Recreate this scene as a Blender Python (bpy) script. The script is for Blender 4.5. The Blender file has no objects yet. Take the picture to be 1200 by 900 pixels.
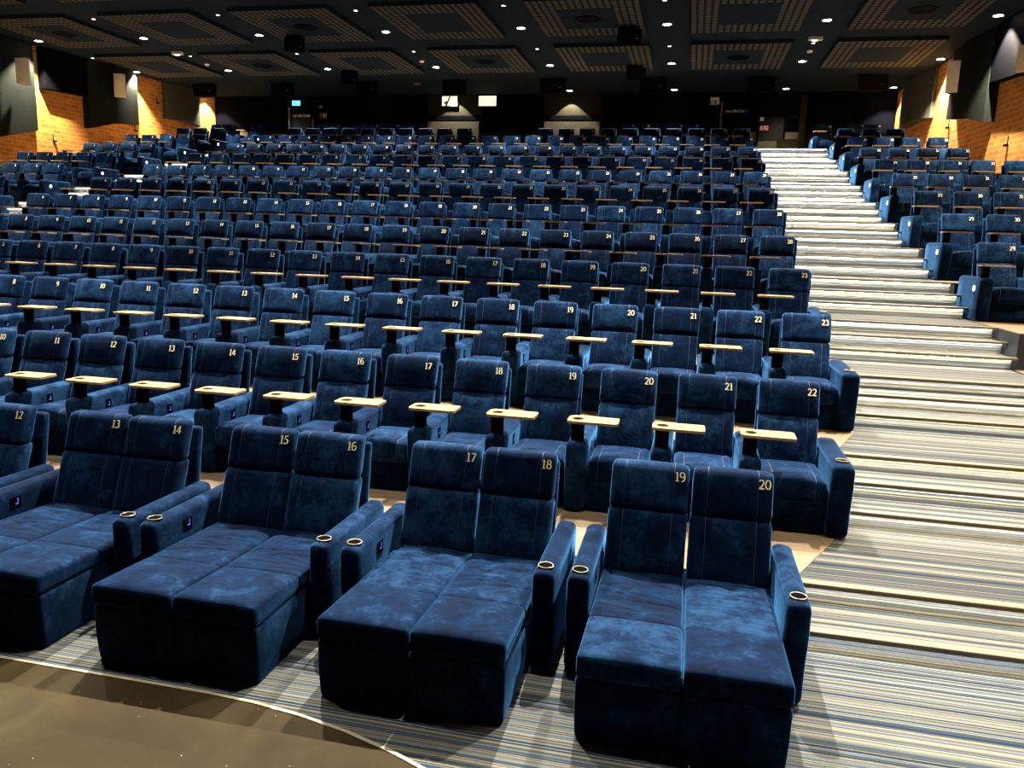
import bpy, bmesh, math, random
from mathutils import Vector, Matrix, noise
random.seed(7)
S = bpy.context.scene
C = S.collection
D = bpy.data

# ------------------------------------------------------------------ materials
def new_mat(name):
    m = D.materials.new(name); m.use_nodes = True
    nt = m.node_tree; nt.nodes.clear()
    out = nt.nodes.new('ShaderNodeOutputMaterial')
    b = nt.nodes.new('ShaderNodeBsdfPrincipled')
    nt.links.new(b.outputs[0], out.inputs[0])
    return m, nt, b
def N(nt, t, **kw):
    n = nt.nodes.new(t)
    for k, v in kw.items():
        if k.startswith('i_'):
            key = k[2:]
            key = int(key) if key.isdigit() else key
            n.inputs[key].default_value = v
        else: setattr(n, k, v)
    return n
def math_n(nt, op, a, b=None, c=None):
    n = nt.nodes.new('ShaderNodeMath'); n.operation = op
    for i, v in enumerate((a, b, c)):
        if v is None: continue
        if hasattr(v, 'is_linked'): nt.links.new(v, n.inputs[i])
        else: n.inputs[i].default_value = v
    return n.outputs[0]
def ramp(nt, fac, stops, interp='LINEAR'):
    r = nt.nodes.new('ShaderNodeValToRGB'); r.color_ramp.interpolation = interp
    e = r.color_ramp.elements
    while len(e) > 1: e.remove(e[-1])
    e[0].position = stops[0][0]; e[0].color = (*stops[0][1], 1)
    for p, c in stops[1:]:
        k = e.new(p); k.color = (*c, 1)
    nt.links.new(fac, r.inputs[0])
    return r.outputs[0]
def mix(nt, f, a, b, mode='MIX'):
    n = nt.nodes.new('ShaderNodeMix'); n.data_type = 'RGBA'; n.blend_type = mode
    for i, v in ((0, f), (6, a), (7, b)):
        if hasattr(v, 'is_linked'): nt.links.new(v, n.inputs[i])
        else: n.inputs[i].default_value = v if i == 0 else (*v, 1)
    return n.outputs[2]
def plain(name, col, rough=.6, metal=0., spec=.5, var=.12, scale=6.):
    m, nt, b = new_mat(name)
    tc = N(nt, 'ShaderNodeTexCoord'); no = N(nt, 'ShaderNodeTexNoise', i_Scale=scale, i_Detail=4.)
    nt.links.new(tc.outputs['Object'], no.inputs['Vector'])
    lo = tuple(c*(1-var) for c in col); hi = tuple(min(1, c*(1+var)) for c in col)
    nt.links.new(ramp(nt, no.outputs[0], [(.3, lo), (.7, hi)]), b.inputs['Base Color'])
    b.inputs['Roughness'].default_value = rough; b.inputs['Metallic'].default_value = metal
    b.inputs['Specular IOR Level'].default_value = spec
    return m
def emit(name, col, st):
    m, nt, b = new_mat(name)
    b.inputs['Base Color'].default_value = (*col, 1)
    b.inputs['Emission Color'].default_value = (*col, 1); b.inputs['Emission Strength'].default_value = st
    return m

def velvet():
    m, nt, b = new_mat('velvet')
    tc = N(nt, 'ShaderNodeTexCoord'); oi = N(nt, 'ShaderNodeObjectInfo')
    off = N(nt, 'ShaderNodeVectorMath', operation='ADD')
    sc = N(nt, 'ShaderNodeVectorMath', operation='SCALE'); sc.inputs[3].default_value = 37.
    cmb = N(nt, 'ShaderNodeCombineXYZ')
    for i in range(3): nt.links.new(oi.outputs['Random'], cmb.inputs[i])
    nt.links.new(cmb.outputs[0], sc.inputs[0])
    nt.links.new(tc.outputs['Object'], off.inputs[0]); nt.links.new(sc.outputs[0], off.inputs[1])
    n1 = N(nt, 'ShaderNodeTexNoise', i_Scale=6., i_Detail=6., i_Roughness=.6); nt.links.new(off.outputs[0], n1.inputs['Vector'])
    n2 = N(nt, 'ShaderNodeTexNoise', i_Scale=30., i_Detail=4.); nt.links.new(off.outputs[0], n2.inputs['Vector'])
    f = math_n(nt, 'ADD', math_n(nt, 'MULTIPLY', n1.outputs[0], .7), math_n(nt, 'MULTIPLY', n2.outputs[0], .3))
    f = math_n(nt, 'ADD', f, math_n(nt, 'MULTIPLY', math_n(nt, 'SUBTRACT', oi.outputs['Random'], .5), .16))
    col = ramp(nt, f, [(.32, (.0008, .007, .032)), (.5, (.0042, .026, .086)), (.66, (.026, .095, .23))])
    nt.links.new(col, b.inputs['Base Color'])
    b.inputs['Roughness'].default_value = .85; b.inputs['Specular IOR Level'].default_value = .04
    b.inputs['Sheen Weight'].default_value = .32; b.inputs['Sheen Roughness'].default_value = .34
    b.inputs['Sheen Tint'].default_value = (.14, .45, 1, 1)
    bp = N(nt, 'ShaderNodeBump', i_Strength=.25, i_Distance=.004); nt.links.new(n2.outputs[0], bp.inputs['Height'])
    nt.links.new(bp.outputs[0], b.inputs['Normal'])
    return m
def carpet(name, kind):
    m, nt, b = new_mat(name)
    tc = N(nt, 'ShaderNodeTexCoord'); sp = N(nt, 'ShaderNodeSeparateXYZ')
    nt.links.new(tc.outputs['Object'], sp.inputs[0])
    s = math_n(nt, 'ADD', sp.outputs[1], sp.outputs[2])
    wob = N(nt, 'ShaderNodeTexNoise', i_Scale=3., i_Detail=1.); nt.links.new(tc.outputs['Object'], wob.inputs['Vector'])
    s = math_n(nt, 'ADD', s, math_n(nt, 'MULTIPLY', wob.outputs[0], .01))
    def wn(fr):
        w = N(nt, 'ShaderNodeTexWhiteNoise', noise_dimensions='1D')
        nt.links.new(math_n(nt, 'FLOOR', math_n(nt, 'MULTIPLY', s, fr)), w.inputs['W'])
        return w.outputs[0]
    a = wn(125.)
    if kind == 'stage':
        st = [(0, (.015, .04, .09)), (.2, (.08, .13, .17)), (.38, (.22, .25, .24)), (.52, (.03, .06, .12)), (.66, (.42, .43, .38)), (.78, (.13, .18, .20)), (.9, (.58, .56, .46))]
    else:
        st = [(0, (.02, .035, .06)), (.18, (.11, .12, .11)), (.36, (.22, .215, .165)), (.54, (.05, .07, .09)), (.68, (.34, .32, .25)), (.8, (.14, .15, .14)), (.92, (.5, .47, .37))]
    c = ramp(nt, a, st, 'CONSTANT')
    # wider bands
    c = mix(nt, .36, c, ramp(nt, wn(23.), [(0, (.03, .05, .09)), (.35, (.22, .22, .18)), (.6, (.08, .10, .12)), (.85, (.45, .43, .36))], 'CONSTANT'))
    # ochre thread lines
    fr = math_n(nt, 'FRACT', math_n(nt, 'ADD', math_n(nt, 'MULTIPLY', s, 11.5 if kind == 'stage' else 7.), math_n(nt, 'MULTIPLY', wn(3.1), .3)))
    ln = math_n(nt, 'LESS_THAN', fr, .10)
    c = mix(nt, math_n(nt, 'MULTIPLY', ln, .8), c, (.62, .46, .16) if kind == 'stage' else (.5, .38, .16))
    ny = N(nt, 'ShaderNodeTexNoise', i_Scale=220., i_Detail=2.); nt.links.new(tc.outputs['Object'], ny.inputs['Vector'])
    c = mix(nt, .35, c, ramp(nt, ny.outputs[0], [(.3, (.35, .35, .35)), (.7, (1, 1, 1))]), 'MULTIPLY')
    nt.links.new(c, b.inputs['Base Color'])
    b.inputs['Roughness'].default_value = .95; b.inputs['Specular IOR Level'].default_value = .1
    bp = N(nt, 'ShaderNodeBump', i_Strength=.4, i_Distance=.004); nt.links.new(ny.outputs[0], bp.inputs['Height'])
    nt.links.new(bp.outputs[0], b.inputs['Normal'])
    return m
def wood(name, c1, c2, rough, sx=1., sy=14.):
    m, nt, b = new_mat(name)
    tc = N(nt, 'ShaderNodeTexCoord'); mp = N(nt, 'ShaderNodeMapping')
    mp.inputs['Scale'].default_value = (sx, sy, sy)
    nt.links.new(tc.outputs['Object'], mp.inputs[0])
    no = N(nt, 'ShaderNodeTexNoise', i_Scale=4., i_Detail=6., i_Distortion=.6); nt.links.new(mp.outputs[0], no.inputs['Vector'])
    nt.links.new(ramp(nt, no.outputs[0], [(.3, c1), (.7, c2)]), b.inputs['Base Color'])
    b.inputs['Roughness'].default_value = rough; b.inputs['Specular IOR Level'].default_value = .2
    return m
def brick():
    m, nt, b = new_mat('brick')
    tc = N(nt, 'ShaderNodeTexCoord'); sp = N(nt, 'ShaderNodeSeparateXYZ'); cb = N(nt, 'ShaderNodeCombineXYZ')
    nt.links.new(tc.outputs['Object'], sp.inputs[0])
    nt.links.new(sp.outputs[1], cb.inputs[0]); nt.links.new(sp.outputs[2], cb.inputs[1])
    bt = N(nt, 'ShaderNodeTexBrick', i_Scale=1.0)
    bt.inputs['Brick Width'].default_value = .34; bt.inputs['Row Height'].default_value = .145
    bt.inputs['Mortar Size'].default_value = .012; bt.inputs['Mortar Smooth'].default_value = .2; bt.inputs['Bias'].default_value = -.1
    bt.inputs['Color1'].default_value = (.66, .27, .04, 1); bt.inputs['Color2'].default_value = (.42, .14, .018, 1)
    bt.inputs['Mortar'].default_value = (.76, .40, .11, 1)
    nt.links.new(cb.outputs[0], bt.inputs['Vector'])
    no = N(nt, 'ShaderNodeTexNoise', i_Scale=3., i_Detail=5.); nt.links.new(tc.outputs['Object'], no.inputs['Vector'])
    c = mix(nt, .35, bt.outputs[0], ramp(nt, no.outputs[0], [(.3, (.55, .5, .45)), (.7, (1, 1, 1))]), 'MULTIPLY')
    nt.links.new(c, b.inputs['Base Color']); b.inputs['Roughness'].default_value = .85
    bp = N(nt, 'ShaderNodeBump', i_Strength=.7, i_Distance=.01)
    nt.links.new(math_n(nt, 'SUBTRACT', 1., bt.outputs['Fac']), bp.inputs['Height']); nt.links.new(bp.outputs[0], b.inputs['Normal'])
    return m
def brown_floor():
    m, nt, b = new_mat('stage_floor')
    tc = N(nt, 'ShaderNodeTexCoord')
    n1 = N(nt, 'ShaderNodeTexNoise', i_Scale=1.6, i_Detail=6., i_Distortion=1.2); nt.links.new(tc.outputs['Object'], n1.inputs['Vector'])
    n2 = N(nt, 'ShaderNodeTexNoise', i_Scale=90., i_Detail=3.); nt.links.new(tc.outputs['Object'], n2.inputs['Vector'])
    v = N(nt, 'ShaderNodeTexVoronoi', i_Scale=7.); nt.links.new(tc.outputs['Object'], v.inputs['Vector'])
    c = ramp(nt, n1.outputs[0], [(.3, (.085, .056, .020)), (.55, (.12, .081, .030)), (.75, (.17, .12, .048))])
    c = mix(nt, .3, c, ramp(nt, n2.outputs[0], [(.3, (.5, .5, .5)), (.7, (1, 1, 1))]), 'MULTIPLY')
    fleck = math_n(nt, 'LESS_THAN', v.outputs['Distance'], .035)
    c = mix(nt, math_n(nt, 'MULTIPLY', fleck, .7), c, (.7, .66, .55))
    nt.links.new(c, b.inputs['Base Color']); b.inputs['Roughness'].default_value = .75; b.inputs['Specular IOR Level'].default_value = .08
    return m
W_P, H_P = 3.0, 3.5
def ceiling_tile():
    m, nt, b = new_mat('perforated_tile')
    tc = N(nt, 'ShaderNodeTexCoord'); sp = N(nt, 'ShaderNodeSeparateXYZ'); nt.links.new(tc.outputs['Object'], sp.inputs[0])
    nx, ny = 16., 18.
    u = math_n(nt, 'MULTIPLY', math_n(nt, 'ADD', math_n(nt, 'DIVIDE', sp.outputs[0], W_P), .5), nx)
    v = math_n(nt, 'MULTIPLY', math_n(nt, 'ADD', math_n(nt, 'DIVIDE', sp.outputs[1], H_P), .5), ny)
    def cell(t, lo, hi): 
        f = math_n(nt, 'FRACT', t)
        return math_n(nt, 'MULTIPLY', math_n(nt, 'GREATER_THAN', f, lo), math_n(nt, 'LESS_THAN', f, hi))
    hole = math_n(nt, 'MULTIPLY', cell(u, .2, .8), cell(v, .16, .84))
    def inner(t, n):
        return math_n(nt, 'MULTIPLY', math_n(nt, 'GREATER_THAN', t, 4.), math_n(nt, 'LESS_THAN', t, n-4.))
    ins = math_n(nt, 'MULTIPLY', inner(u, nx), inner(v, ny))
    mask = math_n(nt, 'MULTIPLY', hole, math_n(nt, 'SUBTRACT', 1., ins))
    geo = N(nt, 'ShaderNodeNewGeometry'); s2 = N(nt, 'ShaderNodeSeparateXYZ'); nt.links.new(geo.outputs['Normal'], s2.inputs[0])
    mask = math_n(nt, 'MULTIPLY', mask, math_n(nt, 'LESS_THAN', s2.outputs[2], -.5))
    no = N(nt, 'ShaderNodeTexNoise', i_Scale=2.); nt.links.new(tc.outputs['Object'], no.inputs['Vector'])
    dark = ramp(nt, no.outputs[0], [(.3, (.008, .016, .027)), (.7, (.012, .023, .036))])
    c = mix(nt, mask, dark, (.092, .086, .074))
    nt.links.new(c, b.inputs['Base Color']); b.inputs['Roughness'].default_value = .9; b.inputs['Specular IOR Level'].default_value = .03
    return m

M = dict(
    velvet=velvet(), carpet=carpet('stair_carpet', 'stair'), carpet_low=carpet('lower_carpet', 'stage'),
    oak=wood('oak', (.62, .42, .20), (.80, .58, .31), .35), tray=wood('tray_wood', (.55, .33, .13), (.74, .50, .24), .4, 3., 30.),
    floorwood=wood('floor_wood', (.36, .245, .13), (.48, .345, .20), .55, .8, 9.), nosing=wood('nosing_wood', (.36, .28, .17), (.48, .39, .25), .6),
    brown=brown_floor(), brick=brick(), tile=ceiling_tile(),
    ceil=plain('ceiling_paint', (.011, .020, .031), .9, spec=.03), back=plain('back_wall_paint', (.085, .075, .038), .9, spec=.03), upper=plain('unlit_wall_paint', (.0016, .002, .0045), .9, spec=.02),  # upper: the back wall's own paint, darkened where no lamp reaches
    panel=plain('shaded_acoustic_felt', (.022, .027, .025), .9, spec=.03), panel_lit=plain('lit_acoustic_felt', (.10, .105, .085), .9, spec=.03), spk=plain('pale_speaker_cloth', (.80, .75, .58), .8, spec=.05, var=.06, scale=40.),  # one felt in two tones: lighter copy paints light on the rear panels
    black=plain('black_plastic', (.0014, .0017, .003), .7, spec=.03), blackcloth=plain('dark_platform_paint', (.010, .012, .018), .8),
    brass=plain('brushed_ring', (.45, .36, .22), .35, .9), digit=plain('gold_thread', (.86, .72, .42), .6, var=.05, scale=200.),
    trim=plain('cream_edging', (.72, .62, .38), .5), white=plain('white_plastic', (.8, .8, .76), .5, var=.05),
    doorp=plain('grey_door_paint', (.035, .037, .030), .7, spec=.1), tan=plain('tan_board', (.22, .19, .10), .6), post=plain('post_timber', (.35, .25, .14), .5),
    red=plain('fire_sign_red', (.75, .10, .03), .5), booth=emit('booth_glow', (1., .86, .62), .6),
    lens=emit('lamp_lens', (1., .95, .88), 16.), lens_s=emit('small_lamp_lens', (1., .95, .88), 6.), led=emit('led_strip', (1., .96, .89), 105.),
    aisle=emit('aisle_lamp', (.85, .93, 1.), 1.6), btn=emit('button_glow', (.12, .16, .9), .3), blue=emit('blue_sign', (.05, .5, 1.), 1.6), green=plain('exit_green', (.01, .10, .05), .5),
)

def dim(names, k):
    for nm in names:
        nt = M[nm].node_tree; b = [n for n in nt.nodes if n.type == 'BSDF_PRINCIPLED'][0]
        src = b.inputs['Base Color'].links[0].from_socket
        nt.links.new(mix(nt, 1., src, (k, k, k), 'MULTIPLY'), b.inputs['Base Color'])
dim(['velvet'], .33); dim(['brown'], .34); dim(['digit'], .85); dim(['floorwood'], .38)
dim(['brick'], .85); dim(['carpet'], .40); dim(['nosing'], .34); dim(['tray'], .42)
dim(['carpet_low'], .42)
dim(['oak', 'trim', 'panel', 'panel_lit', 'tan', 'post', 'doorp'], .52); dim(['back'], .22)
M['cup_shade'] = plain('painted_cup_shade', (.001, .001, .002), .9, spec=.02)
M['stitch'] = plain('blue_piping', (.014, .045, .12), .7)
VV = [M['velvet'], M['stitch']]; dim(['stitch'], .3)
# ------------------------------------------------------------------ mesh helpers
def finish(name, bm, mat, parent=None, smooth=False):
    me = D.meshes.new(name); bm.normal_update(); bm.to_mesh(me); bm.free()
    if smooth:
        for p in me.polygons: p.use_smooth = True
    for mm in (mat if isinstance(mat, (list, tuple)) else [mat]): me.materials.append(mm)
    o = D.objects.new(name, me); C.objects.link(o)
    if parent: o.parent = parent
    return o
def tag(o, label=None, cat=None, group=None, kind=None):
    if label: o['label'] = label
    if cat: o['category'] = cat
    if group: o['group'] = group
    if kind: o['kind'] = kind
    return o
def empty(name, loc=(0, 0, 0), rz=0.):
    e = D.objects.new(name, None); C.objects.link(e); e.location = loc; e.rotation_euler = (0, 0, rz)
    e.empty_display_size = .2
    return e
def ax(h, r, n, extra=()):
    r = min(r, h*.98)
    a = [-h, -h+r*.35, -h+r] + [-(h-r)+2*(h-r)*i/n for i in range(1, n)] + [h-r, h-r*.35, h]
    for e in extra: a += [e-.013, e-.002, e+.002, e+.013]
    a = sorted(a); o = [a[0]]
    for v in a[1:]:
        if v-o[-1] > 1e-4: o.append(v)
    return o
def rbox(bm, c, h, r, n=(2, 2, 2), fn=None, gx=(), st=None):
    """rounded box with half sizes h about c; fn deforms points in local space"""
    A = [ax(h[0], r, n[0], gx), ax(h[1], r, n[1]), ax(h[2], r, n[2])]
    r = min(r, min(h)*.98)
    cache = {}
    def V(p):
        k = tuple(round(q, 5) for q in p)
        if k in cache: return cache[k]
        inn = Vector([max(-(h[i]-r), min(h[i]-r, p[i])) for i in range(3)])
        d = Vector(p)-inn
        q = inn + d.normalized()*r if d.length > 1e-9 else Vector(p)
        if fn: q = fn(q)
        v = bm.verts.new(q+Vector(c)); cache[k] = v
        return v
    for a in range(3):
        b, d = (a+1) % 3, (a+2) % 3
        for sgn in (-1, 1):
            for i in range(len(A[b])-1):
                for j in range(len(A[d])-1):
                    q = []
                    for (ii, jj) in ((i, j), (i+1, j), (i+1, j+1), (i, j+1)):
                        p = [0, 0, 0]; p[a] = sgn*h[a]; p[b] = A[b][ii]; p[d] = A[d][jj]; q.append(V(p))
                    if sgn < 0: q.reverse()
                    try:
                        nf = bm.faces.new(q)
                        if st and ((a == 1 and sgn < 0) or (a == 2 and sgn > 0)):
                            mx = (A[0][j]+A[0][j+1])/2 if a == 1 else (A[0][i]+A[0][i+1])/2
                            if any(abs(mx-g) < .003 for g in gx): nf.material_index = 1
                    except ValueError: pass
def box(bm, x0, x1, y0, y1, z0, z1, mi=0):
    v = [bm.verts.new(p) for p in ((x0, y0, z0), (x1, y0, z0), (x1, y1, z0), (x0, y1, z0), (x0, y0, z1), (x1, y0, z1), (x1, y1, z1), (x0, y1, z1))]
    for f in ((0, 3, 2, 1), (4, 5, 6, 7), (0, 1, 5, 4), (1, 2, 6, 5), (2, 3, 7, 6), (3, 0, 4, 7)):
        bm.faces.new([v[i] for i in f]).material_index = mi
def cyl(bm, c, r, z0, z1, n=20, r2=None, axis='Z', cap=True):
    r2 = r if r2 is None else r2
    def P(rr, a, z):
        x, y = rr*math.cos(a), rr*math.sin(a)
        if axis == 'Z': return (c[0]+x, c[1]+y, z)
        return (z, c[1]+x, c[2]+y) if axis == 'X' else (c[0]+y, z, c[2]+x)
    a = [bm.verts.new(P(r, 2*math.pi*i/n, z0)) for i in range(n)]
    b = [bm.verts.new(P(r2, 2*math.pi*i/n, z1)) for i in range(n)]
    for i in range(n): bm.faces.new((a[i], a[(i+1) % n], b[(i+1) % n], b[i]))
    if cap: bm.faces.new(a[::-1]); bm.faces.new(b)
def ring(bm, c, ro, ri, z0, z1, n=28):
    L = []
    for rr, z in ((ro, z0), (ro*.98+ri*.02, z1), (ri, z1), (ri, z0)):
        L.append([bm.verts.new((c[0]+rr*math.cos(2*math.pi*i/n), c[1]+rr*math.sin(2*math.pi*i/n), z)) for i in range(n)])
    for k in range(4):
        a, b = L[k], L[(k+1) % 4]
        for i in range(n): bm.faces.new((a[i], a[(i+1) % n], b[(i+1) % n], b[i]))
def prism(bm, pts, z0, z1, mi=0):
    a = [bm.verts.new((x, y, z0)) for x, y in pts]; b = [bm.verts.new((x, y, z1)) for x, y in pts]
    n = len(pts)
    fs = [bm.faces.new(a[::-1]), bm.faces.new(b)] + [bm.faces.new((a[i], a[(i+1) % n], b[(i+1) % n], b[i])) for i in range(n)]
    for f in fs: f.material_index = mi
    bmesh.ops.recalc_face_normals(bm, faces=fs)
def hull(bm, pts):
    vs = [bm.verts.new(p) for p in pts]
    bmesh.ops.convex_hull(bm, input=vs)

# ------------------------------------------------------------------ digits (serif numerals as outline strokes)
def arc(cx, cy, rx, ry, a0, a1, n=14):
    return [(cx+rx*math.cos(math.radians(a0+(a1-a0)*i/n)), cy+ry*math.sin(math.radians(a0+(a1-a0)*i/n))) for i in range(n+1)]
# each stroke: (points, wv, wh): wv width of vertical parts, wh of horizontal ones; em height 1
TH, TN = .145, .06
DIG = {
 '0': [(arc(.31, .5, .24, .46, 0, 360, 28), TH, TN)],
 '1': [([(.26, .04), (.26, .96)], TH, TN), ([(.08, .03), (.46, .03)], TN, TN), ([(.24, .93), (.10, .84)], TN, .09)],
 '2': [(arc(.29, .70, .20, .25, 160, -40, 14)+[(.30, .30), (.08, .06)], TH*.9, TN*1.2), ([(.05, .06), (.54, .06)], .13, .14)],
 '3': [(arc(.27, .73, .18, .22, 150, -85, 12), TH*.9, TN*1.1), (arc(.27, .28, .22, .26, 85, -150, 14), TH, TN*1.1)],
 '4': [([(.40, .02), (.40, .96)], TH, TN), ([(.40, .94), (.04, .30)], .08, .08), ([(.03, .29), (.58, .29)], .1, .10)],
 '5': [([(.13, .93), (.50, .93)], .12, .12), ([(.14, .93), (.12, .54)], .09, .09), (arc(.25, .32, .23, .28, 110, -150, 14), TH, TN*1.1)],
 '6': [(arc(.32, .50, .25, .46, 60, 200, 12), TH*.95, TN*1.2), (arc(.32, .30, .22, .27, 0, 360, 22), TH*.9, TN)],
 '7': [([(.05, .90), (.56, .90)], .13, .14), ([(.53, .90), (.20, .02)], .14, .12)],
 '8': [(arc(.30, .73, .18, .22, 0, 360, 20), TH*.8, TN), (arc(.30, .28, .22, .26, 0, 360, 22), TH*.95, TN)],
 '9': [(arc(.28, .68, .22, .27, 0, 360, 22), TH*.9, TN), (arc(.28, .48, .24, .46, 20, -110, 12), TH*.95, TN*1.2)],
}
def number_mesh(txt, h=.066):
    bm = bmesh.new(); adv = {'1': .50}
    W = sum(adv.get(ch, .62) for ch in txt); x0 = -W/2
    for ch in txt:
        for si, (pts, wv, wh) in enumerate(DIG[ch]):
            L = []
            closed = math.dist(pts[0], pts[-1]) < 1e-4
            for i, p in enumerate(pts):
                if closed and i == len(pts)-1: break
                a = pts[i-1] if i else (pts[-2] if closed else p); b = pts[i+1] if i < len(pts)-1 else p
                t = Vector((b[0]-a[0], b[1]-a[1])); t.normalize(); nn = Vector((-t.y, t.x))
                w = wv*abs(t.y)+wh*abs(t.x)
                zf = .0016+.0003*si
                L.append([bm.verts.new(((x0+p[0]+nn.x*s*w/2)*h, d, (p[1]-.5+nn.y*s*w/2)*h)) for s, d in ((-1, 0.), (-1, -zf), (1, -zf), (1, 0.))])
            m = len(L)
            for i in range(m if closed else m-1):
                a, b = L[i], L[(i+1) % m]
                for k in range(3): bm.faces.new((a[k], a[k+1], b[k+1], b[k]))
            if not closed:
                bm.faces.new(L[0]); bm.faces.new(L[-1][::-1])
        x0 += adv.get(ch, .62)
    bmesh.ops.recalc_face_normals(bm, faces=bm.faces[:])
    me = D.meshes.new('seat_number_'+txt); bm.to_mesh(me); bm.free(); me.materials.append(M['digit'])
    return me
NUM = {}
def num(n):
    if n not in NUM: NUM[n] = number_mesh(str(n))
    return NUM[n]

# ------------------------------------------------------------------ seat parts (local: x across, -y front, z from floor; label line at y=0)
def groove(q, xs, amt, axis):
    for g in xs:
        d = abs(q.x-g)
        if d < .013: q[axis] += amt*(1-d/.013)
    return q
def head_mesh(hx=.262, g=.165):
    def f(q):
        yn = q.y; zz = q.z/.152
        if yn < 0:
            q.y -= .018*(1-(q.x/hx)**4)*(1-zz*zz*.9)
            q = groove(q, (-g, g), .007, 1)
        q.z += .006*(1-(q.x/hx)**2)*(1 if zz > 0 else 0)
        q.y += q.z*.33
        return q
    bm = bmesh.new(); rbox(bm, (0, .028, .988), (hx, .062, .152), .036, (4, 2, 5), f, (-g, g), True); return bm
def back_mesh(hx=.258, g=.165):
    def f(q):
        zz = q.z/.215
        if q.y < 0:
            q.y -= .022*(1-(q.x/hx)**4)*(1-zz*zz*.8)
            q = groove(q, (-g, g), .007, 1)
        q.y += q.z*.38
        return q
    bm = bmesh.new(); rbox(bm, (0, -.092, .632), (hx, .075, .212), .04, (4, 2, 5), f, (-g, g), True); return bm
def shell_mesh(hx=.260):
    def f(q): q.y += q.z*.17; return q
    bm = bmesh.new(); rbox(bm, (0, .135, .555), (hx, .038, .505), .03, (2, 1, 3), f); return bm
def fixn(bm): bmesh.ops.recalc_face_normals(bm, faces=bm.faces[:])
def part(name, bm, mat, parent, smooth=True, norm=True):
    if norm: fixn(bm)
    return finish(name, bm, mat, parent, smooth)
def arm_bm(x, w=.092, y0=-.87, y1=.12, top=.62, rise=.012):
    hy = (y1-y0)/2; hz = top/2
    def f(q):
        t = (q.y+hy)/(2*hy)
        if q.z > 0: q.z += rise*t + .008*(1-(q.x/w)**2)
        else: q.y += max(0, .03*(1-t)) if q.y < -hy*.8 else 0   # toe-in at the foot
        return q
    bm = bmesh.new(); rbox(bm, (x, (y0+y1)/2, hz+.003), (w, hy, hz-.003), .05, (2, 4, 3), f); return bm
def cup(parent, x, y, z):
    bm = bmesh.new(); ring(bm, (x, y), .049, .044, z-.004, z+.004); r = part('cup_holder', bm, M['brass'], parent)
    bm = bmesh.new(); cyl(bm, (x, y), .0445, z-.02, z+.001, 24); part('cup_shade_disc', bm, M['cup_shade'], r, smooth=False)  # flush near-black disc painting the shade inside the cup hollow
def disc(parent, x, sgn):
    bm = bmesh.new(); cyl(bm, (0, -.64, .47), .042, min(x, x+sgn*.008), max(x, x+sgn*.008), 22, axis='X'); part('aisle_lamp', bm, M['aisle'], parent, False)
def tray_parts(root):
    bm = bmesh.new()
    X0, X1, Y0, Y1, z0, z1 = -.450, -.015, -.845, -.60, .790, .812
    out = []
    for cx, cy, a in ((X1-.03, Y1-.03, 0), (X0+.06, Y1-.06, 90), (X0+.05, Y0+.05, 180), (X1-.03, Y0+.03, 270)):
        rr = .03 if cx > -.2 else (.06 if cy > -.7 else .05)
        out += [(cx+rr*math.cos(math.radians(a+90*i/5)), cy+rr*math.sin(math.radians(a+90*i/5))) for i in range(6)]
    hole = [(-.365+.050*math.cos(2*math.pi*i/24), -.725+.050*math.sin(2*math.pi*i/24)) for i in range(24)]
    ed = []
    rings = []
    for P in (out, hole):
        vs = [bm.verts.new((x, y, z1)) for x, y in P]; rings.append(vs)
        ed += [bm.edges.new((vs[i], vs[(i+1) % len(vs)])) for i in range(len(vs))]
    r = bmesh.ops.triangle_fill(bm, edges=ed, use_beauty=True)
    top = [f for f in bm.faces]
    ex = bmesh.ops.extrude_face_region(bm, geom=top)
    for g in ex['geom']:
        if isinstance(g, bmesh.types.BMVert): g.co.z = z0
    t = part('tray_table', bm, M['tray'], root, False)
    bm = bmesh.new(); cyl(bm, (-.365, -.725), .058, .60, .755, 24); ring(bm, (-.365, -.725), .058, .0515, .754, .7895, 24); part('tray_post', bm, M['black'], root)
    return t
def recliner(kind):
    """kind: mid / right (own right arm) / cells with an aisle lamp: lamp_left, lamp_right"""
    root = empty('recliner')
    # base
    bm = bmesh.new(); rbox(bm, (0, -.315, .155), (.255, .455, .145), .022, (2, 3, 2)); part('base', bm, M['velvet'], root)
    # seat cushion
    def f(q):
        t = q.z/.1
        if q.z > 0: q.z += .045*(1-(q.x/.262)**2)*(1-(abs(q.y+.12)/.42)**2 if abs(q.y+.12) < .42 else 0)
        if q.y < -.2: q.y -= .02*(1-(q.x/.262)**2); q = groove(q, (-.165, .165), .006, 1)
        if q.z > .05: q = groove(q, (-.165, .165), -.006, 2)
        return q
    bm = bmesh.new(); rbox(bm, (0, -.50, .37), (.262, .325, .095), .055, (4, 5, 2), f, (-.165, .165), True); part('seat_cushion', bm, VV, root)
    part('backrest', back_mesh(), VV, root)
    h = part('headrest', head_mesh(), VV, root)
    n = D.objects.new('seat_number', num(1)); C.objects.link(n); n.parent = h; n.location = (.190, -.0235, 1.063); n.rotation_euler = (-math.atan(.45), 0, math.radians(4.5))
    part('back_shell', shell_mesh(), M['velvet'], root)
    a = part('armrest', arm_bm(-.36), M['velvet'], root)
    bm = bmesh.new(); box(bm, -.268, -.2655, -.50, -.42, .47, .56); p = part('control_pad', bm, M['black'], a, False)
    bm = bmesh.new(); box(bm, -.2655, -.2645, -.452, -.446, .50, .535); box(bm, -.2655, -.2645, -.47, -.446, .495, .502); part('lit_button', bm, M['btn'], a, False)
    if kind == 'lamp_left': disc(a, -.4525, -1)
    tray_parts(root)
    if kind in ('right', 'lamp_right'):
        b = part('armrest', arm_bm(.36), M['velvet'], root); cup(b, .36, -.72, .640)
        if kind == 'lamp_right': disc(b, .4525, 1)
    return root
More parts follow.
